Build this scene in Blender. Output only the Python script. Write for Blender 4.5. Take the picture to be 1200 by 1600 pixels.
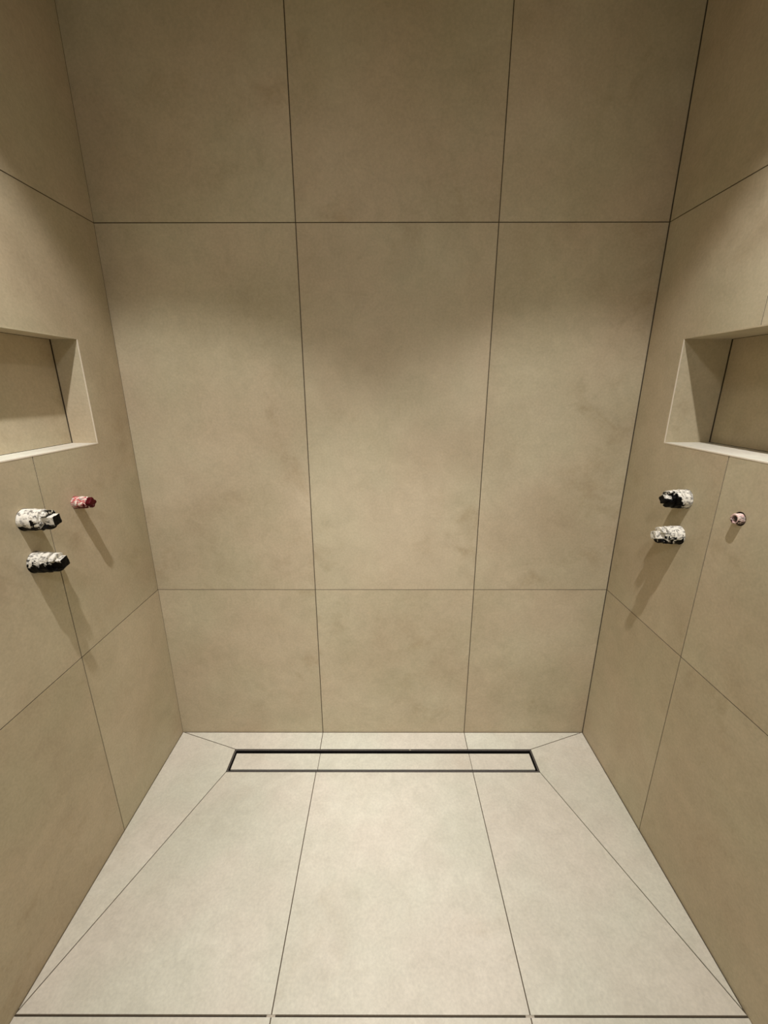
import bpy, math
from mathutils import Vector, Matrix, noise
from mathutils.geometry import tessellate_polygon

for o in list(bpy.data.objects):
    bpy.data.objects.remove(o)
SC = bpy.context.scene
COL = SC.collection

# ---------------------------------------------------------------- camera
cam_d = bpy.data.cameras.new('camera')
cam = bpy.data.objects.new('camera', cam_d)
COL.objects.link(cam)
SC.camera = cam
cam_d.sensor_fit = 'VERTICAL'
cam_d.sensor_height = 24.0
cam_d.lens = 644.52 / 1600 * 24.0
cam_d.clip_start = 0.01
right = Vector((1.0, 0.0017, -0.0007)).normalized()
fwd = Vector((-0.0018, 0.9576, -0.288)).normalized()
up = right.cross(fwd).normalized()
right = fwd.cross(up).normalized()
m = Matrix((right, up, -fwd)).transposed().to_4x4()
m.translation = Vector((-0.0370, -1.4113, 1.3922))
cam.matrix_world = m

# ---------------------------------------------------------------- world, exposure
w = bpy.data.worlds.new('world')
SC.world = w
w.use_nodes = True
w.node_tree.nodes['Background'].inputs[0].default_value = (0.9, 0.85, 0.78, 1)
w.node_tree.nodes['Background'].inputs[1].default_value = 0.0
SC.view_settings.view_transform = 'Standard'
SC.view_settings.look = 'None'
SC.view_settings.gamma = 1.0
SC.view_settings.exposure = 0.0
SC.view_settings.use_curve_mapping = False

# ---------------------------------------------------------------- measurements
XL, XR = -0.8965, 0.8033
Z1, Z2 = 0.6606, 1.8598
CEIL = 2.50
YB = -2.70                       # wall behind the camera
YF = -0.833                      # front line of the shower floor
LAMP_Y = -0.86
LAMP_XL, LAMP_XR = -0.535, 0.445
SPOT_W = 165.0
PROFILE = [(0, 0.42), (10, 0.54), (21, 0.96), (30, 0.74), (38, 0.45), (46.5, 0.02), (60, 0.014), (85, 0.008)]
FILL_PROFILE = [(0, 1.0), (8, 0.85), (17, 0.46), (28, 0.22), (42, 0.03), (80, 0.005)]
TILT = 5.5                       # the lamps lean a little towards the side walls
FILL_W = 98.0
LAMP_COL = (0.965, 0.94, 0.945)


def spot(name, parent, loc, watt, deg, blend, radius, col, profile=None):
    l = bpy.data.lights.new(name, 'SPOT')
    l.energy = watt
    l.spot_size = math.radians(deg)
    l.spot_blend = blend
    l.shadow_soft_size = radius
    l.color = col
    if profile:                      # beam profile of the reflector lamp: (degrees off axis, share)
        l.use_nodes = True
        nt = l.node_tree
        em = nt.nodes['Emission']
        tc = nt.nodes.new('ShaderNodeTexCoord')
        sp = nt.nodes.new('ShaderNodeSeparateXYZ')
        nt.links.new(tc.outputs['Normal'], sp.inputs[0])
        ab = nt.nodes.new('ShaderNodeMath')
        ab.operation = 'ABSOLUTE'
        nt.links.new(sp.outputs[2], ab.inputs[0])
        ac = nt.nodes.new('ShaderNodeMath')
        ac.operation = 'ARCCOSINE'
        nt.links.new(ab.outputs[0], ac.inputs[0])
        mr = nt.nodes.new('ShaderNodeMath')
        mr.operation = 'DIVIDE'
        nt.links.new(ac.outputs[0], mr.inputs[0])
        mr.inputs[1].default_value = math.pi / 2
        rp = nt.nodes.new('ShaderNodeValToRGB')
        rp.color_ramp.interpolation = 'EASE'
        els = rp.color_ramp.elements
        while len(els) < len(profile):
            els.new(0.5)
        for e, (d, s) in zip(els, profile):
            e.position = d / 90
            e.color = (s, s, s, 1)
        nt.links.new(mr.outputs[0], rp.inputs[0])
        nt.links.new(rp.outputs[0], em.inputs['Strength'])
    o = bpy.data.objects.new(name, l)
    COL.objects.link(o)
    o.parent = parent
    o.location = loc
    return o


# ---------------------------------------------------------------- materials
def new_mat(name):
    mt = bpy.data.materials.new(name)
    mt.use_nodes = True
    nt = mt.node_tree
    return mt, nt, nt.nodes['Principled BSDF']


def ramp(nt, fac, stops, interp='LINEAR'):
    r = nt.nodes.new('ShaderNodeValToRGB')
    r.color_ramp.interpolation = interp
    els = r.color_ramp.elements
    while len(els) < len(stops):
        els.new(0.5)
    for e, (p, c) in zip(els, stops):
        e.position = p
        e.color = (*c, 1) if len(c) == 3 else c
    nt.links.new(fac, r.inputs[0])
    return r.outputs[0]


def nz(nt, vec, scale, detail=4, rough=0.55, dist=0.0):
    n = nt.nodes.new('ShaderNodeTexNoise')
    n.inputs['Scale'].default_value = scale
    n.inputs['Detail'].default_value = detail
    n.inputs['Roughness'].default_value = rough
    n.inputs['Distortion'].default_value = dist
    nt.links.new(vec, n.inputs['Vector'])
    return n.outputs['Fac']


def mixc(nt, mode, fac, a, b):
    n = nt.nodes.new('ShaderNodeMix')
    n.data_type = 'RGBA'
    n.blend_type = mode
    for s, val in ((0, fac), (6, a), (7, b)):
        if hasattr(val, 'is_output'):
            nt.links.new(val, n.inputs[s])
        else:
            n.inputs[s].default_value = val if s == 0 else (*val, 1)
    return n.outputs[2]


def math_n(nt, op, a, b):
    n = nt.nodes.new('ShaderNodeMath')
    n.operation = op
    for i, val in enumerate((a, b)):
        if hasattr(val, 'is_output'):
            nt.links.new(val, n.inputs[i])
        else:
            n.inputs[i].default_value = val
    return n.outputs[0]


def tile_material(name, base, patch, amount=1.0):
    """cement-look porcelain: cloudy patches, smudges and a fine grain, offset per tile"""
    mt, nt, b = new_mat(name)
    L = nt.links
    tc = nt.nodes.new('ShaderNodeTexCoord')
    at = nt.nodes.new('ShaderNodeAttribute')
    at.attribute_name = 'tile_shift'
    add = nt.nodes.new('ShaderNodeVectorMath')
    add.operation = 'ADD'
    L.new(tc.outputs['Object'], add.inputs[0])
    L.new(at.outputs['Vector'], add.inputs[1])
    v = add.outputs[0]
    big = nz(nt, v, 1.9, 5, 0.55, 0.3)
    mid = nz(nt, v, 6.5, 7, 0.66, 0.5)
    fine = nz(nt, v, 420, 2, 0.5)
    spk = nz(nt, v, 140, 3, 0.6)
    c = mixc(nt, 'MIX', ramp(nt, big, [(0.36, (0, 0, 0)), (0.66, (1, 1, 1))]), patch, base)
    # soft smudges where cloud and mid noise are both high
    both = math_n(nt, 'MULTIPLY', ramp(nt, mid, [(0.52, (0, 0, 0)), (0.70, (1, 1, 1))]),
                  ramp(nt, nz(nt, v, 2.6, 2, 0.5), [(0.46, (0, 0, 0)), (0.60, (1, 1, 1))]))
    c = mixc(nt, 'MIX', math_n(nt, 'MULTIPLY', both, 0.55 * amount), c, tuple(x * k for x, k in zip(patch, (0.78, 0.71, 0.63))))
    pale = ramp(nt, nz(nt, v, 3.7, 6, 0.6, 0.8), [(0.55, (0, 0, 0)), (0.75, (1, 1, 1))])
    c = mixc(nt, 'MIX', math_n(nt, 'MULTIPLY', pale, 0.22 * amount), c, tuple(min(1, x * 1.18) for x in base))
    c = mixc(nt, 'MULTIPLY', 0.5, c, ramp(nt, spk, [(0.25, (0.80, 0.80, 0.80)), (0.75, (1.12, 1.12, 1.12))]))
    c = mixc(nt, 'MULTIPLY', 1.0, c, ramp(nt, nz(nt, v, 16, 6, 0.72, 0.6), [(0.33, (0.93, 0.925, 0.915)), (0.66, (1.05, 1.05, 1.05))]))
    hue = nz(nt, v, 3.1, 3, 0.5)
    c = mixc(nt, 'MULTIPLY', 1.0, c, ramp(nt, hue, [(0.38, (1.025, 0.990, 0.985)), (0.62, (0.990, 1.004, 0.985))]))
    L.new(c, b.inputs['Base Color'])
    L.new(math_n(nt, 'ADD', math_n(nt, 'MULTIPLY', mid, 0.12), 0.50), b.inputs['Roughness'])
    b.inputs['Specular IOR Level'].default_value = 0.35
    bp = nt.nodes.new('ShaderNodeBump')
    bp.inputs['Strength'].default_value = 0.12
    bp.inputs['Distance'].default_value = 0.0006
    L.new(fine, bp.inputs['Height'])
    L.new(bp.outputs[0], b.inputs['Normal'])
    return mt


def plain(name, col, rough=0.6, metal=0.0, grain=0.0, scale=60):
    mt, nt, b = new_mat(name)
    b.inputs['Roughness'].default_value = rough
    b.inputs['Metallic'].default_value = metal
    tc = nt.nodes.new('ShaderNodeTexCoord')
    f = nz(nt, tc.outputs['Object'], scale, 4)
    lo = tuple(x * (1 - grain) for x in col)
    hi = tuple(min(1, x * (1 + grain)) for x in col)
    nt.links.new(ramp(nt, f, [(0.3, lo), (0.7, hi)]), b.inputs['Base Color'])
    return mt


WALL_TILE = tile_material('beige_cement_tile', (0.530, 0.462, 0.322), (0.450, 0.380, 0.252))
LIT_TILE = tile_material('lit_cement_tile', (0.65, 0.627, 0.528), (0.60, 0.578, 0.480), 0.5)  # same tile as the walls, paler to carry the brighter light
GROUT = plain('brown_grout', (0.085, 0.064, 0.038), 0.9, 0, 0.15, 200)
DARK_JOINT = plain('open_dark_joint', (0.012, 0.009, 0.006), 0.95, 0, 0.2, 200)
PALE_GROUT = plain('pale_grout', (0.42, 0.37, 0.29), 0.9, 0, 0.12, 300)
PLASTER = plain('white_plaster', (0.46, 0.43, 0.37), 0.9, 0, 0.03, 30)
EDGE = plain('lit_tile_edge_body', (0.74, 0.66, 0.53), 0.7, 0, 0.06, 300)
BLACK_METAL = plain('black_metal', (0.008, 0.007, 0.006), 0.5, 0.2, 0.2, 90)
STEEL = plain('brushed_steel', (0.26, 0.24, 0.23), 0.45, 0.7, 0.15, 120)
WHITE_LACQUER = plain('white_lacquer', (0.8, 0.8, 0.78), 0.4, 0, 0.02, 40)


def splatter(name, under, over, cover, axial, low, seed, over2=None, scale=80):
    """plastic smeared with tile adhesive. cover: share of adhesive; axial: change towards
    the tip; low: change towards the underside (local +x or -x points down)"""
    mt, nt, b = new_mat(name)
    L = nt.links
    tc = nt.nodes.new('ShaderNodeTexCoord')
    mp = nt.nodes.new('ShaderNodeMapping')
    mp.inputs['Location'].default_value = (seed * 1.7, seed * 0.9, seed * 2.3)
    mp.inputs['Scale'].default_value = (1, 1, 0.75)
    L.new(tc.outputs['Object'], mp.inputs[0])
    v = mp.outputs[0]
    f = nz(nt, v, scale, 5, 0.62, 0.9)
    sep = nt.nodes.new('ShaderNodeSeparateXYZ')
    L.new(tc.outputs['Object'], sep.inputs[0])
    t = math_n(nt, 'MULTIPLY', math_n(nt, 'SUBTRACT', sep.outputs[2], 0.035), axial)
    u = math_n(nt, 'MULTIPLY', sep.outputs[0], low)
    s = math_n(nt, 'ADD', math_n(nt, 'ADD', f, cover - 0.5), math_n(nt, 'ADD', t, u))
    mask = ramp(nt, s, [(0.485, (0, 0, 0)), (0.515, (1, 1, 1))])
    oc = ramp(nt, nz(nt, v, 150, 4, 0.6), [(0.38, tuple(x * 0.30 for x in over)), (0.52, over)])
    if over2:
        oc = mixc(nt, 'MIX', ramp(nt, nz(nt, v, 110, 4, 0.6, 1.0), [(0.46, (0, 0, 0)), (0.56, (1, 1, 1))]), oc, over2)
    c = mixc(nt, 'MIX', mask, under, oc)
    L.new(c, b.inputs['Base Color'])
    L.new(ramp(nt, mask, [(0, (0.45,) * 3), (1, (0.85,) * 3)]), b.inputs['Roughness'])
    b.inputs['Specular IOR Level'].default_value = 0.10
    bp = nt.nodes.new('ShaderNodeBump')
    bp.inputs['Strength'].default_value = 0.7
    bp.inputs['Distance'].default_value = 0.0012
    L.new(s, bp.inputs['Height'])
    L.new(bp.outputs[0], b.inputs['Normal'])
    return mt


# ---------------------------------------------------------------- mesh helpers
class MB:
    def __init__(self):
        self.v, self.f, self.mi, self.sh = [], [], [], []
        self.mats = []
        self.smooth = []

    def mat(self, m):
        if m not in self.mats:
            self.mats.append(m)
        return self.mats.index(m)

    def add(self, vs, fs, m, shift=(0, 0, 0), smooth=False):
        o = len(self.v)
        k = self.mat(m)
        self.v += [tuple(p) for p in vs]
        for f in fs:
            self.f.append([o + i for i in f])
            self.mi.append(k)
            self.sh.append(shift)
            self.smooth.append(smooth)

    def box(self, a, b, m):
        x0, y0, z0 = a
        x1, y1, z1 = b
        vs = [(x0, y0, z0), (x1, y0, z0), (x1, y1, z0), (x0, y1, z0), (x0, y0, z1), (x1, y0, z1), (x1, y1, z1), (x0, y1, z1)]
        self.add(vs, [(0, 3, 2, 1), (4, 5, 6, 7), (0, 1, 5, 4), (1, 2, 6, 5), (2, 3, 7, 6), (3, 0, 4, 7)], m)

    def build(self, name, parent=None):
        me = bpy.data.meshes.new(name)
        me.from_pydata(self.v, [], self.f)
        for mt in self.mats:
            me.materials.append(mt)
        me.polygons.foreach_set('material_index', self.mi)
        me.polygons.foreach_set('use_smooth', self.smooth)
        at = me.attributes.new('tile_shift', 'FLOAT_VECTOR', 'FACE')
        at.data.foreach_set('vector', [c for s in self.sh for c in s])
        me.update()
        o = bpy.data.objects.new(name, me)
        COL.objects.link(o)
        if parent:
            o.parent = parent
        return o


def slab(mb, fmap, loops, n, thick, m, shift=(0, 0, 0), side=None):
    """extrude a polygon with holes. fmap(u, v) -> point of the face, n = outward normal,
    the slab runs from the face back by thick"""
    pts = [[Vector(fmap(*p)) for p in lp] for lp in loops]
    flat = [p for lp in pts for p in lp]
    tris = tessellate_polygon(pts)
    n = Vector(n)
    tt = []
    for t in tris:
        a, b, c = (flat[i] for i in t)
        cr = (b - a).cross(c - a)
        if cr.length < 1e-12:
            continue
        tt.append(t if cr.dot(n) > 0 else (t[0], t[2], t[1]))
    N = len(flat)
    back = [p - n * thick for p in flat]
    mb.add(flat + back, tt, m, shift)
    mb.add(flat + back, [(a + N, c + N, b + N) for a, b, c in tt], m, shift)
    k = 0
    for li, lp in enumerate(pts):
        q = len(lp)
        area = sum((lp[i].cross(lp[(i + 1) % q])).dot(n) for i in range(q))
        fl = (area > 0) == (li == 0)
        fs = []
        for i in range(q):
            a, b = k + i, k + (i + 1) % q
            fs.append((a, a + N, b + N, b) if fl else (a, b, b + N, a + N))
        mb.add(flat + back, fs, side or m, shift)
        k += q


def rect(u0, u1, v0, v1):
    return [(u0, v0), (u1, v0), (u1, v1), (u0, v1)]


def circ(u, v, r, n=40):
    return [(u + r * math.cos(2 * math.pi * i / n), v + r * math.sin(2 * math.pi * i / n)) for i in range(n)]


def S(k):
    return (k * 3.17 + 0.4, k * 1.93, k * 2.71)


def structure(o):
    o['kind'] = 'structure'
    return o


G = 0.0015          # half of a joint
TH = 0.0016         # visible depth of a joint

# ---------------------------------------------------------------- back wall
mb = MB()
fb = lambda u, v: (u, 0.0, v)
xs = [XL + 0.0006, -0.3, 0.3, XR - 0.0024]
zs = [-0.03, Z1, Z2, CEIL]
k = 1
for j in range(3):
    for i in range(3):
        u0 = xs[i] + (G if i else 0)
        u1 = xs[i + 1] - (G if i < 2 else 0)
        v0 = zs[j] + (G * 0.92 if j else 0)
        v1 = zs[j + 1] - (G * 0.92 if j < 2 else 0)
        slab(mb, fb, [rect(u0, u1, v0, v1)], (0, -1, 0), TH, WALL_TILE, S(k))
        k += 1
slab(mb, lambda u, v: (u, TH + 0.0002, v), [rect(XL - 0.02, XR + 0.02, -0.03, CEIL)], (0, -1, 0), 0.12, GROUT)
structure(mb.build('wall_back'))

# ---------------------------------------------------------------- side walls
NZT, NZB = 1.5243, 1.2340
STUB_LEFT = [(-0.473, 1.091, 0.0275), (-0.475, 0.982, 0.0275), (-0.307, 1.088, 0.0180)]
STUB_RIGHT = [(-0.298, 1.095, 0.0275), (-0.299, 0.989, 0.0275), (-0.480, 1.095, 0.0170)]


def side_wall(name, X, sgn, yj, ny0, ny1, depth, stubs, k0, corner):
    """sgn: direction of the face normal along x"""
    mb = MB()
    f = lambda u, v: (X, u, v)
    n = (sgn, 0, 0)
    ys = [YB, yj - 1.2, yj - 0.6, yj, -corner]
    k = k0
    for j in range(3):
        v0 = zs[j] + (G * 0.92 if j else 0)
        v1 = zs[j + 1] - (G * 0.92 if j < 2 else 0)
        for i in range(4):
            u0 = ys[i] + (G if i else 0)
            u1 = ys[i + 1] - (G if i < 3 else 0)
            outer = rect(u0, u1, v0, v1)
            if j == 1 and i == 3:            # tile beside the back corner: the niche bites into it
                outer = [(u0, v0), (u1, v0), (u1, v1), (u0, v1), (u0, NZT), (ny1, NZT), (ny1, NZB), (u0, NZB)]
            if j == 1 and i == 2:
                outer = [(u0, v0), (u1, v0), (u1, NZB), (ny0, NZB), (ny0, NZT), (u1, NZT), (u1, v1), (u0, v1)]
            loops = [outer]
            for (sy, sz, sr) in stubs:
                if v0 < sz < v1:
                    if u0 + sr < sy < u1 - sr:
                        loops.append(circ(sy, sz, sr))
                    elif u0 - sr < sy < u1 + sr:
                        # hole cut across a joint: bite an arc out of this tile's edge
                        edge = u0 if abs(sy - u0) < abs(sy - u1) else u1
                        dz = math.sqrt(sr * sr - (sy - edge) ** 2)
                        pts = []
                        a0 = math.atan2(-dz, edge - sy)
                        a1 = math.atan2(dz, edge - sy)
                        if edge == u0:       # arc on the inner (+u) side
                            for q in range(13):
                                a = a1 + (a0 - a1) * q / 12
                                pts.append((sy + sr * math.cos(a), sz + sr * math.sin(a)))
                            idx = outer.index((u0, v1))
                            loops[0] = outer = outer[:idx + 1] + pts + outer[idx + 1:]
                        else:
                            for q in range(13):
                                a = a0 - (a0 + 2 * math.pi - a1) * q / 12
                                pts.append((sy + sr * math.cos(a), sz + sr * math.sin(a)))
                            idx = outer.index((u1, v0))
                            loops[0] = outer = outer[:idx + 1] + pts + outer[idx + 1:]
            slab(mb, f, loops, n, TH, WALL_TILE, S(k))
            k += 1
    Xb = X - sgn * (TH + 0.0002)
    ho = 0.0015
    holes = [rect(ny0 - ho, ny1 + ho, NZB - ho, NZT + ho)] + [circ(sy, sz, sr - 0.001) for sy, sz, sr in stubs]
    slab(mb, lambda u, v: (Xb, u, v), [rect(YB, 0.0, -0.03, CEIL)] + holes, n, 0.20, GROUT)
    for sy, sz, sr in stubs:                 # dark bottom of the drilled holes
        xx = X - sgn * 0.03
        slab(mb, lambda u, v: (xx, u, v), [circ(sy, sz, sr - 0.0008)], n, 0.004, DARK_JOINT)
    wall = structure(mb.build(name))

    # recessed niche lined with the same tile, part of the wall
    g = 0.0022
    D = depth
    nb = MB()
    xb = X - sgn * D
    q = 0.0012                                # lining stands proud of the cut tiles
    slab(nb, lambda u, v: (xb, u, v), [rect(ny0 + g, ny1 - g, NZB + g, NZT - g)], n, 0.006, WALL_TILE, S(k + 1))
    for (z, nn, kk) in ((NZB + q, (0, 0, 1), 2), (NZT - q, (0, 0, -1), 3)):
        slab(nb, lambda u, v: (X - sgn * v, u, z), [rect(ny0, ny1, 0.0, D - 0.0003)], nn, 0.0010, LIT_TILE if kk == 2 else WALL_TILE, S(k + kk))  # shelf paler than the rest: its stronger light is in the colour
    for (y, ny_, kk) in ((ny1 - q, (0, -1, 0), 4), (ny0 + q, (0, 1, 0), 5)):
        slab(nb, lambda u, v: (X - sgn * u, y, v), [rect(0.0, D - 0.0030, NZB, NZT)], ny_, 0.0010, WALL_TILE, S(k + kk))
    xg = X - sgn * (D + 0.0035)              # dark sealing bed behind the back tile
    slab(nb, lambda u, v: (xg, u, v), [rect(ny0, ny1, NZB, NZT)], n, 0.012, DARK_JOINT)
    structure(nb.build('niche_lining', wall))
    # mitred tile edges of the niche: pale body plus caught light in the colour
    tb = MB()
    e, h = 0.0016, 0.0016
    xa, xc = X - sgn * 0.0012, X + sgn * 0.0005
    x0, x1 = min(xa, xc), max(xa, xc)
    tb.box((x0, ny0 - e, NZB - e), (x1, ny1 + e, NZB + h), EDGE)
    tb.box((x0, ny0 - e, NZT - h), (x1, ny1 + e, NZT + e), WALL_TILE)  # top edge faces down, so its colour is not brightened
    tb.box((x0, ny1 - h, NZB + h), (x1, ny1 + e, NZT - h), EDGE)
    tb.box((x0, ny0 - e, NZB + h), (x1, ny0 + h, NZT - h), EDGE)
    structure(tb.build('niche_edge', wall))
    return wall


side_wall('wall_left', XL, 1, -0.4104, -0.765, -0.1705, 0.0763, STUB_LEFT, 20, 0.0005)
side_wall('wall_right', XR, -1, -0.4066, -0.760, -0.1617, 0.1361, STUB_RIGHT, 50, 0.0022)

# ---------------------------------------------------------------- floor
DX0, DX1, DY0, DY1 = -0.6453, 0.5565, -0.187, -0.0825     # outer edge of the drain
ZD, ZBK = -0.015, -0.0098


def plane3(p, q, r):
    n = (Vector(q) - Vector(p)).cross(Vector(r) - Vector(p)).normalized()
    if n.z < 0:
        n = -n
    return lambda u, v: (u, v, p[2] - (n.x * (u - p[0]) + n.y * (v - p[1])) / n.z), n


FL, FR, BL, BR = (XL, YF, 0.0), (XR, YF, 0.0), (XL, 0, ZBK), (XR, 0, ZBK)
dFL, dFR, dBL, dBR = (DX0, DY0, ZD), (DX1, DY0, ZD), (DX0, DY1, ZD), (DX1, DY1, ZD)


def shrink(poly, d):
    """move every edge of a counter-clockwise polygon inwards by its own d"""
    out = []
    n = len(poly)
    lines = []
    for i in range(n):
        a, b = Vector(poly[i]), Vector(poly[(i + 1) % n])
        t = (b - a).normalized()
        nn = Vector((-t.y, t.x))
        lines.append((a + nn * d[i], t))
    for i in range(n):
        (p, t), (q, s) = lines[i - 1], lines[i]
        cr = t.x * s.y - t.y * s.x
        w = q - p
        k = (w.x * s.y - w.y * s.x) / cr
        out.append(tuple(p + t * k))
    return out


mb = MB()
g, gw, gd = 0.0014, 0.0036, 0.0036
TF = 0.006


def on(a, b, x):
    t = (x - a[0]) / (b[0] - a[0])
    return (x, a[1] + t * (b[1] - a[1]))


pf, nf = plane3(dFL, dFR, (0, YF, 0.0))
pb, nb_ = plane3(dBL, dBR, (0, 0, ZBK))
A2 = lambda p: (p[0], p[1])
fx = [DX0, -0.3, 0.3, DX1]
# large centre field towards the room
slab(mb, pf, [shrink([A2(FL), (-0.3, YF), (-0.3, DY0), A2(dFL)], [0.0022, g, 0.0006, g])], nf, TF, LIT_TILE, S(80))
slab(mb, pf, [shrink([(-0.3, YF), (0.3, YF), (0.3, DY0), (-0.3, DY0)], [0.0022, g, 0.0006, g])], nf, TF, LIT_TILE, S(81))
slab(mb, pf, [shrink([(0.3, YF), A2(FR), A2(dFR), (0.3, DY0)], [0.0022, g, 0.0006, g])], nf, TF, LIT_TILE, S(82))
# strip behind the drain
slab(mb, pb, [shrink([A2(dBL), (-0.3, DY1), (-0.3, 0), A2(BL)], [0.0006, g, gw, g])], nb_, TF, LIT_TILE, S(83))
slab(mb, pb, [shrink([(-0.3, DY1), (0.3, DY1), (0.3, 0), (-0.3, 0)], [0.0006, g, gw, g])], nb_, TF, LIT_TILE, S(84))
slab(mb, pb, [shrink([(0.3, DY1), A2(dBR), A2(BR), (0.3, 0)], [0.0006, g, gw, g])], nb_, TF, LIT_TILE, S(85))


# the two side falls meet the level wall line, each a quad split on its diagonal
def quad_slab(P, gaps, shift):
    poly = shrink([A2(p) for p in P], gaps)
    V = [Vector((q[0], q[1], p[2])) for q, p in zip(poly, P)]
    B = [q - Vector((0, 0, TF)) for q in V]
    mb.add(V + B, [(0, 1, 2), (0, 2, 3), (7, 6, 5, 4), (0, 4, 5, 1), (1, 5, 6, 2), (2, 6, 7, 3), (3, 7, 4, 0)], LIT_TILE, shift)


quad_slab([FL, dFL, dBL, BL], [g, 0.0006, g, 0.0028], S(86))
quad_slab([dFR, FR, BR, dBR], [g, gd, g, 0.0006], S(87))
# room floor in front of the shower
for i, (a, b) in enumerate(((XL, -0.3), (-0.3, 0.3), (0.3, XR))):
    for j, (c, d) in enumerate(((YB, YF - 1.2), (YF - 1.2, YF))):
        slab(mb, lambda u, v: (u, v, 0.0), [shrink([(a, c), (b, c), (b, d), (a, d)],
             [g, g, 0.0022 if j else g, g])], (0, 0, 1), TF, LIT_TILE, S(90 + i + 3 * j))
# grout bed under the tiles, with the drain cut out
gz = 0.0018
for P, f, n in (([A2(FL), A2(FR), A2(dFR), A2(dFL)], pf, nf), ([A2(dBL), A2(dBR), A2(BR), A2(BL)], pb, nb_),
                ([A2(FL), A2(dFL), A2(dBL)], *plane3(FL, dFL, dBL)), ([A2(FL), A2(dBL), A2(BL)], *plane3(FL, dBL, BL)),
                ([A2(dFR), A2(FR), A2(BR)], *plane3(dFR, FR, BR)), ([A2(dFR), A2(BR), A2(dBR)], *plane3(dFR, BR, dBR))):
    slab(mb, lambda u, v, f=f: (u, v, f(u, v)[2] - gz), [P], n, 0.05, GROUT)
slab(mb, lambda u, v: (u, v, -0.0045), [rect(XL, XR, YF - 0.0040, YF + 0.0030)], (0, 0, 1), 0.03, DARK_JOINT)
slab(mb, lambda u, v: (u, v, -gz), [rect(XL, XR, YB, YF - 0.0040)], (0, 0, 1), 0.05, GROUT)
# pale dabs where the tile joints cross the open front joint
for x in (-0.3, 0.3):
    mb.box((x - 0.011, YF - 0.0022, -0.004), (x + 0.009, YF + 0.0022, -0.0012), PALE_GROUT)
structure(mb.build('floor'))

# ---------------------------------------------------------------- ceiling and rear wall
mb = MB()
holes = [circ(LAMP_XL, LAMP_Y, 0.036), circ(LAMP_XR, LAMP_Y, 0.036)]
slab(mb, lambda u, v: (u, v, CEIL), [rect(XL - 0.2, XR + 0.2, YB - 0.1, 0.12)] + holes, (0, 0, -1), 0.10, PLASTER)
structure(mb.build('ceiling'))
mb = MB()
slab(mb, lambda u, v: (u, YB, v), [rect(XL - 0.2, XR + 0.2, -0.05, CEIL)], (0, 1, 0), 0.10, PLASTER)
structure(mb.build('wall_front'))


# ---------------------------------------------------------------- generic helpers for objects
def thing(name, label, cat, loc, mat3=None, group=None):
    o = bpy.data.objects.new(name, None)
    o.empty_display_size = 0.05
    COL.objects.link(o)
    M = (mat3.to_4x4() if mat3 else Matrix.Identity(4))
    M.translation = Vector(loc)
    o.matrix_world = M
    o['label'] = label
    o['category'] = cat
    if group:
        o['group'] = group
    return o


def lathe(prof, m, seg=64, rfun=None, lump=0.0, seed=0.0, mb=None):
    """prof: (radius, z). rfun(angle, z) -> extra radius. lump: adhesive lumps"""
    mb = mb or MB()
    vs, fs = [], []
    for (r, z) in prof:
        for i in range(seg):
            a = 2 * math.pi * i / seg
            rr = r
            if r > 0.0015:
                if rfun:
                    rr += rfun(a, z)
                if lump:
                    p = Vector((math.cos(a) * r, math.sin(a) * r, z)) * 90 + Vector((seed * 5.1, seed, seed * 2))
                    rr += lump * max(-0.3, noise.noise(p)) + lump * 0.5 * noise.noise(p * 2.7)
            vs.append((rr * math.cos(a), rr * math.sin(a), z))
    for j in range(len(prof) - 1):
        for i in range(seg):
            a, b = j * seg + i, j * seg + (i + 1) % seg
            fs.append((a, b, b + seg, a + seg))
    mb.add(vs, fs, m, smooth=True)
    return mb


def fine(prof, step=0.0012):
    out = [prof[0]]
    for (r0, z0), (r1, z1) in zip(prof, prof[1:]):
        n = max(1, int(math.hypot(r1 - r0, z1 - z0) / step))
        for i in range(1, n + 1):
            out.append((r0 + (r1 - r0) * i / n, z0 + (z1 - z0) * i / n))
    return out


def rough_box(half, z0, z1, m, lump, seed, rot=0.0, wide=1.0, cham=0.0015, end=None):
    """square spindle with softened corners and lumps of adhesive"""
    mb = MB()
    ring = []
    hx, hy = half * wide, half
    c = cham
    for (a, b, sx, sy) in ((hx, hy, 1, 1), (hx, hy, -1, 1), (hx, hy, -1, -1), (hx, hy, 1, -1)):
        p, q = (sx * a, sy * (b - c)), (sx * (a - c), sy * b)
        ring += [p, q] if sx * sy > 0 else [q, p]
    dense = []
    for i in range(len(ring)):
        p, q = Vector(ring[i]), Vector(ring[(i + 1) % len(ring)])
        n = max(1, int((q - p).length / 0.0015))
        for j in range(n):
            dense.append(p.lerp(q, j / n))
    zl = [z0 + (z1 - z0) * i / 14 for i in range(15)]
    layers = [(z, 1.0) for z in zl] + [(z1 + 0.0008, 0.93), (z1 + 0.0009, 0.6), (z1 + 0.0009, 0.3), (z1 + 0.0009, 0.0)]
    vs, fs = [], []
    cr, sr = math.cos(rot), math.sin(rot)
    for z, s in layers:
        for p in dense:
            x, y = p.x * s, p.y * s
            nn = noise.noise(Vector((x, y, z)) * 120 + Vector((seed, seed * 3, 0)))
            k = 1 + lump * nn / half
            x, y = x * k, y * k
            vs.append((x * cr - y * sr, x * sr + y * cr, z + (lump * nn if s < 1 else 0)))
    n = len(dense)
    for j in range(len(layers) - 1):
        for i in range(n):
            a, b = j * n + i, j * n + (i + 1) % n
            fs.append((a, b, b + n, a + n))
    cut = len(zl) * n
    mb.add(vs, fs[:cut - n], m, smooth=False)
    mb.add(vs, fs[cut - n:], end or m, smooth=False)
    return mb


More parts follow.
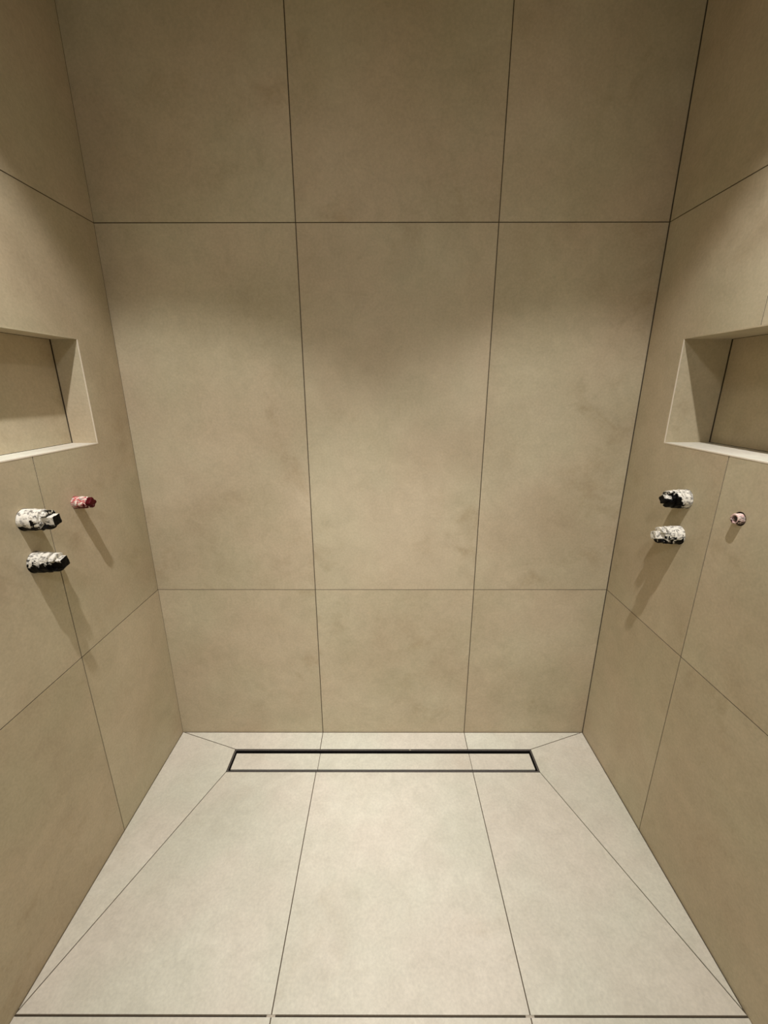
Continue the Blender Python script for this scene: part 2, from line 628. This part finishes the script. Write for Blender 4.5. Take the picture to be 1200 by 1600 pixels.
def lugs(m, r, z0, z1, ang, width, seed, lump):
    """one rounded lug of the cap: a thick half-moon plate"""
    mb = MB()
    prof = []
    n = 22
    for i in range(n + 1):
        a = ang - width / 2 + width * i / n
        prof.append((r * math.cos(a), r * math.sin(a)))
    ca = r * 0.42
    prof.append((ca * math.cos(ang + width / 2.2), ca * math.sin(ang + width / 2.2)))
    prof.append((ca * math.cos(ang - width / 2.2), ca * math.sin(ang - width / 2.2)))
    cx = sum(p[0] for p in prof) / len(prof)
    cy = sum(p[1] for p in prof) / len(prof)
    lays = [(z0, 1.0), (z0 + (z1 - z0) * 0.33, 1.0), (z0 + (z1 - z0) * 0.66, 1.0), (z1 - 0.001, 1.0), (z1, 0.9), (z1 + 0.0002, 0.0)]
    vs, fs = [], []
    for z, s in lays:
        for x, y in prof:
            q = noise.noise(Vector((x, y, z)) * 110 + Vector((seed * 2, 0, seed))) * lump
            vs.append((cx + (x - cx) * s * (1 + q / r), cy + (y - cy) * s * (1 + q / r), z + q * 0.5))
    k = len(prof)
    for j in range(len(lays) - 1):
        for i in range(k):
            a, b = j * k + i, j * k + (i + 1) % k
            fs.append((a, b, b + k, a + k))
    fs.append(tuple(reversed(range(k))))
    mb.add(vs, fs, m, smooth=False)
    return mb


ROT_L = Matrix.Rotation(math.pi / 2, 3, 'Y')       # local z -> +x, local x -> down
ROT_R = Matrix.Rotation(-math.pi / 2, 3, 'Y')      # local z -> -x, local x -> up


# ---------------------------------------------------------------- covered valve stubs
def valve(label, X, rot, y, z, length, covers, seed, turn, spin=0.0, half=0.0116, neck=1.0, group='plaster-smeared concealed valve stubs', end=None):
    t = thing('valve_stub', label, 'valve', (X, y, z), rot, group)
    black = (0.0022, 0.0018, 0.0015)
    white = (0.74, 0.70, 0.60)
    down = 1 if rot is ROT_L else -1
    mats = []
    for i, (cov, ax, low) in enumerate(covers):
        mats.append(splatter('adhesive_on_black_plastic_%d_%d' % (seed, i), black, white, cov, ax, -low * down, seed * 3 + i))
    q = length / 0.077
    prof = fine([(0.0240, -0.0290), (0.0262, -0.020), (0.0262, 0.0), (0.0260, 0.021 * q), (0.0265, 0.0245 * q), (0.0256, 0.0275 * q), (0.0235, 0.029 * q), (0.0150, 0.0295 * q)])
    lathe(prof, mats[0], lump=0.0009, seed=seed).build('sleeve', t)
    rib = lambda a, z: 0.0007 * (1 if math.sin(a * 14) > 0.2 else -0.6)
    prof = fine([(0.0150, 0.026 * q), (0.0240 * neck, 0.0290 * q), (0.0248 * neck, 0.044 * q), (0.0240 * neck, 0.0455 * q), (0.0165 * neck, 0.0465 * q), (0.0162 * neck, 0.0520 * q), (0.0090, 0.0526 * q), (0.0005, 0.0526 * q)])
    lathe(prof, mats[1], rfun=rib, lump=0.0012, seed=seed + 4).build('ribbed_body', t)
    for s in (0, 1):
        lugs(mats[2], 0.0232 * neck, 0.0515 * q, 0.0630 * q, turn + s * math.pi, 1.9, seed + s, 0.0011).build('lug', t)
    rough_box(half, 0.051 * q, 0.0762 * q, mats[3], 0.0010, seed, spin, end=mats[4]).build('square_cap', t)
    return t


# left wall
valve('upper left-wall valve stub, mostly whitened by adhesive, with a black square end',
      XL, ROT_L, -0.473, 1.091, 0.077, [(0.66, 0, 16), (0.52, 0, 7), (0.40, 0, 4), (0.60, 0, 14), (0.24, 0, 0)], 3, 0.0, 0.12)
valve('lower left-wall valve stub, black plastic only partly smeared with white adhesive',
      XL, ROT_L, -0.475, 0.982, 0.073, [(0.47, 0, 8), (0.42, 0, 17), (0.36, 0, 20), (0.40, 0, 26), (0.24, 0, 8)], 8, 0.15, 0.2, half=0.0124)
# right wall
valve('upper right-wall valve stub, mostly black with adhesive only near the wall',
      XR, ROT_R, -0.298, 1.095, 0.068, [(0.50, -8, 9), (0.33, -22, 14), (0.33, 0, 12), (0.38, 0, 20), (0.36, 0, 12)], 13, 0.5, 0.6, half=0.0100)
valve('lower right-wall valve stub, almost entirely caked in white adhesive',
      XR, ROT_R, -0.299, 0.989, 0.073, [(0.52, 0, 7), (0.49, 0, 8), (0.53, 0, 8), (0.66, 0, 3), (0.70, 0, 0)], 21, 0.0, 0.3, half=0.0108)

# ---------------------------------------------------------------- red test plug (left wall)
t = thing('pipe_plug', 'small red pipe plug smeared with white adhesive on the left wall', 'plug', (XL, -0.307, 1.088), ROT_L)
red = splatter('adhesive_on_red_plastic', (0.085, 0.005, 0.007), (0.78, 0.66, 0.56), 0.54, -3, -13, 31, (0.42, 0.09, 0.085), 120)
red_end = splatter('dark_red_plastic', (0.060, 0.002, 0.004), (0.75, 0.6, 0.5), 0.26, 0, 20, 35)
lathe(fine([(0.0160, -0.029), (0.0168, -0.01), (0.0165, 0.020), (0.0155, 0.033), (0.0125, 0.0365), (0.0005, 0.037)], 0.001), red, lump=0.0012, seed=31).build('plug_body', t)
lathe(fine([(0.0080, 0.034), (0.0130, 0.037), (0.0134, 0.0475), (0.0115, 0.0495), (0.0005, 0.0500)], 0.001), red_end,
      rfun=lambda a, z: 0.0022 * math.cos(4 * a) - 0.0006, lump=0.0007, seed=33).build('cross_shaped_head', t)

# ---------------------------------------------------------------- pipe end (right wall)
t = thing('pipe_stub', 'short pinkish open pipe end in a dark drilled hole on the right wall', 'pipe', (XR, -0.480, 1.095), ROT_R)
pink = splatter('adhesive_on_pink_pipe', (0.035, 0.018, 0.016), (0.76, 0.62, 0.54), 0.60, 0, 10, 41, (0.62, 0.40, 0.36), 130)
lathe(fine([(0.0128, -0.029), (0.0132, -0.010), (0.0132, 0.003), (0.0126, 0.004), (0.0128, 0.0110), (0.0118, 0.0135), (0.0092, 0.0138), (0.0082, 0.0128), (0.0080, 0.0)], 0.001), pink, lump=0.0008, seed=43).build('pipe', t)
inner = plain('dark_pipe_bore', (0.020, 0.024, 0.020), 0.5, 0, 0.4, 300)
lathe(fine([(0.0079, 0.004), (0.0055, 0.0060), (0.0035, 0.0090), (0.0005, 0.0095)], 0.001), inner, seed=45).build('core', t)

# ---------------------------------------------------------------- linear drain
t = thing('linear_drain', 'long linear shower drain in a black metal frame near the back wall', 'drain', ((DX0 + DX1) / 2, (DY0 + DY1) / 2, ZD))
ox, oy, oz = -(DX0 + DX1) / 2, -(DY0 + DY1) / 2, -ZD
L0, L1, B0, B1 = DX0 + ox, DX1 + ox, DY0 + oy, DY1 + oy


def ring(mb, x0, x1, y0, y1, w, z0, z1, m):
    mb.box((x0, y0, z0), (x1, y0 + w, z1), m)
    mb.box((x0, y1 - w, z0), (x1, y1, z1), m)
    mb.box((x0, y0 + w, z0), (x0 + w, y1 - w, z1), m)
    mb.box((x1 - w, y0 + w, z0), (x1, y1 - w, z1), m)


mb = MB()
ring(mb, L0 + 0.0001, L1 - 0.0001, B0 + 0.0001, B1 - 0.0001, 0.0026, -0.040, -0.0012, DARK_JOINT)
mb.build('sealing_joint', t)
mb = MB()
ring(mb, L0 + 0.0028, L1 - 0.0028, B0 + 0.0028, B1 - 0.0028, 0.0021, -0.040, -0.0006, STEEL)
mb.build('frame', t)
mb = MB()
ring(mb, L0 + 0.0050, L1 - 0.0050, B0 + 0.0050, B1 - 0.0050, 0.0022, -0.040, -0.0030, BLACK_METAL)
mb.box((L0 + 0.0060, B0 + 0.0060, -0.046), (L1 - 0.0060, B1 - 0.0060, -0.0405), BLACK_METAL)
mb.build('channel', t)
# tray with three tile pieces
I0, I1, J0, J1 = -0.6330 + ox, 0.5435 + ox, -0.1722 + oy, -0.1005 + oy
mb = MB()
mb.box((I0 - 0.0015, J0 - 0.0012, -0.018), (I1 + 0.0015, J1 + 0.0012, -0.0085), BLACK_METAL)
for px in (I0 + 0.08, 0.0, I1 - 0.08):
    mb.box((px - 0.02, J0 + 0.01, -0.0405), (px + 0.02, J1 - 0.01, -0.018), BLACK_METAL)
mb.build('tray', t)
cuts = [I0, -0.2965 + ox, 0.3015 + ox, I1]
cover = MB()
for i in range(3):
    a, b = cuts[i] + (0.001 if i else 0), cuts[i + 1] - (0.001 if i < 2 else 0)
    slab(cover, lambda u, v: (u, v, -0.0035), [rect(a, b, J0, J1)], (0, 0, 1), 0.005, LIT_TILE, S(100 + i))
cover.box((I0 + 0.001, J0 + 0.001, -0.0085), (I1 - 0.001, J1 - 0.001, -0.0055), GROUT)
cover.build('tiled_cover', t)
# small pale blob of adhesive on the frame
mb = MB()
vs, fs = [], []
bx, by, bz = 0.065 + ox, B1 - 0.0045, -0.0004
n = 10
for j, (r, h) in enumerate(((0.0030, 0), (0.0027, 0.0012), (0.0014, 0.0020), (0.0001, 0.0022))):
    for i in range(n):
        a = 2 * math.pi * i / n
        vs.append((bx + r * 1.5 * math.cos(a) * (1 + 0.2 * math.sin(3 * a)), by + r * 0.7 * math.sin(a), bz + h))
for j in range(3):
    for i in range(n):
        a, b = j * n + i, j * n + (i + 1) % n
        fs.append((a, b, b + n, a + n))
mb.add(vs, fs, PALE_GROUT, smooth=True)
mb.build('adhesive_blob', t)

# ---------------------------------------------------------------- recessed ceiling lamps
LENS, lnt, lb = new_mat('lamp_lens')
lb.inputs['Emission Color'].default_value = (*LAMP_COL, 1)
lb.inputs['Emission Strength'].default_value = 6.0
lb.inputs['Base Color'].default_value = (0.8, 0.8, 0.8, 1)


def downlight(label, x, y, beams, tilt=0.0, pitch=0.0):
    t = thing('recessed_downlight', label, 'ceiling light', (x, y, CEIL), None, 'recessed ceiling downlights')
    lathe([(0.034, 0.030), (0.034, 0.0), (0.0345, -0.003), (0.046, -0.0035), (0.047, -0.001), (0.047, 0.0)], WHITE_LACQUER).build('bezel', t)
    lathe([(0.034, 0.012), (0.020, 0.011), (0.0004, 0.011)], LENS).build('lens', t)
    for (watt, deg, blend, rad, prof) in beams:
        o = spot('lamp_beam', t, (0, 0, 0.008), watt, deg, blend, rad, LAMP_COL, prof)
        o.rotation_euler = (math.radians(pitch), math.radians(tilt), 0)
    return t


BEAMS = [(SPOT_W, 172, 0.1, 0.018, PROFILE)]
downlight('white recessed ceiling spotlight above the left side of the shower entrance', LAMP_XL, LAMP_Y, BEAMS, TILT)
downlight('white recessed ceiling spotlight above the right side of the shower entrance', LAMP_XR, LAMP_Y, [(SPOT_W * 0.9, 172, 0.1, 0.018, PROFILE)], -TILT * 0.6)

# added spotlight, no known lamp: brightens the centre of the back wall
t = thing('added_spotlight', 'added white tiltable round spotlight behind the viewpoint, brightening the back wall', 'ceiling light', (-0.05, -2.05, CEIL))
lathe([(0.0005, -0.030), (0.050, -0.030), (0.055, -0.026), (0.055, 0.0), (0.0005, 0.0)], WHITE_LACQUER).build('canopy', t)
lathe([(0.010, -0.075), (0.010, -0.028)], WHITE_LACQUER, seg=24).build('stem', t)
head = lathe([(0.082, -0.060), (0.085, -0.060), (0.085, 0.030), (0.070, 0.040), (0.0005, 0.042)], WHITE_LACQUER).build('housing', t)
head.location = (0, 0, -0.115)
head.rotation_euler = (math.radians(46), 0, 0)
glass = lathe([(0.082, -0.045), (0.040, -0.046), (0.0005, -0.046)], LENS).build('lens', head)
spot('lamp_beam', head, (0, 0, -0.066), FILL_W, 172, 0.1, 0.075, LAMP_COL, FILL_PROFILE)
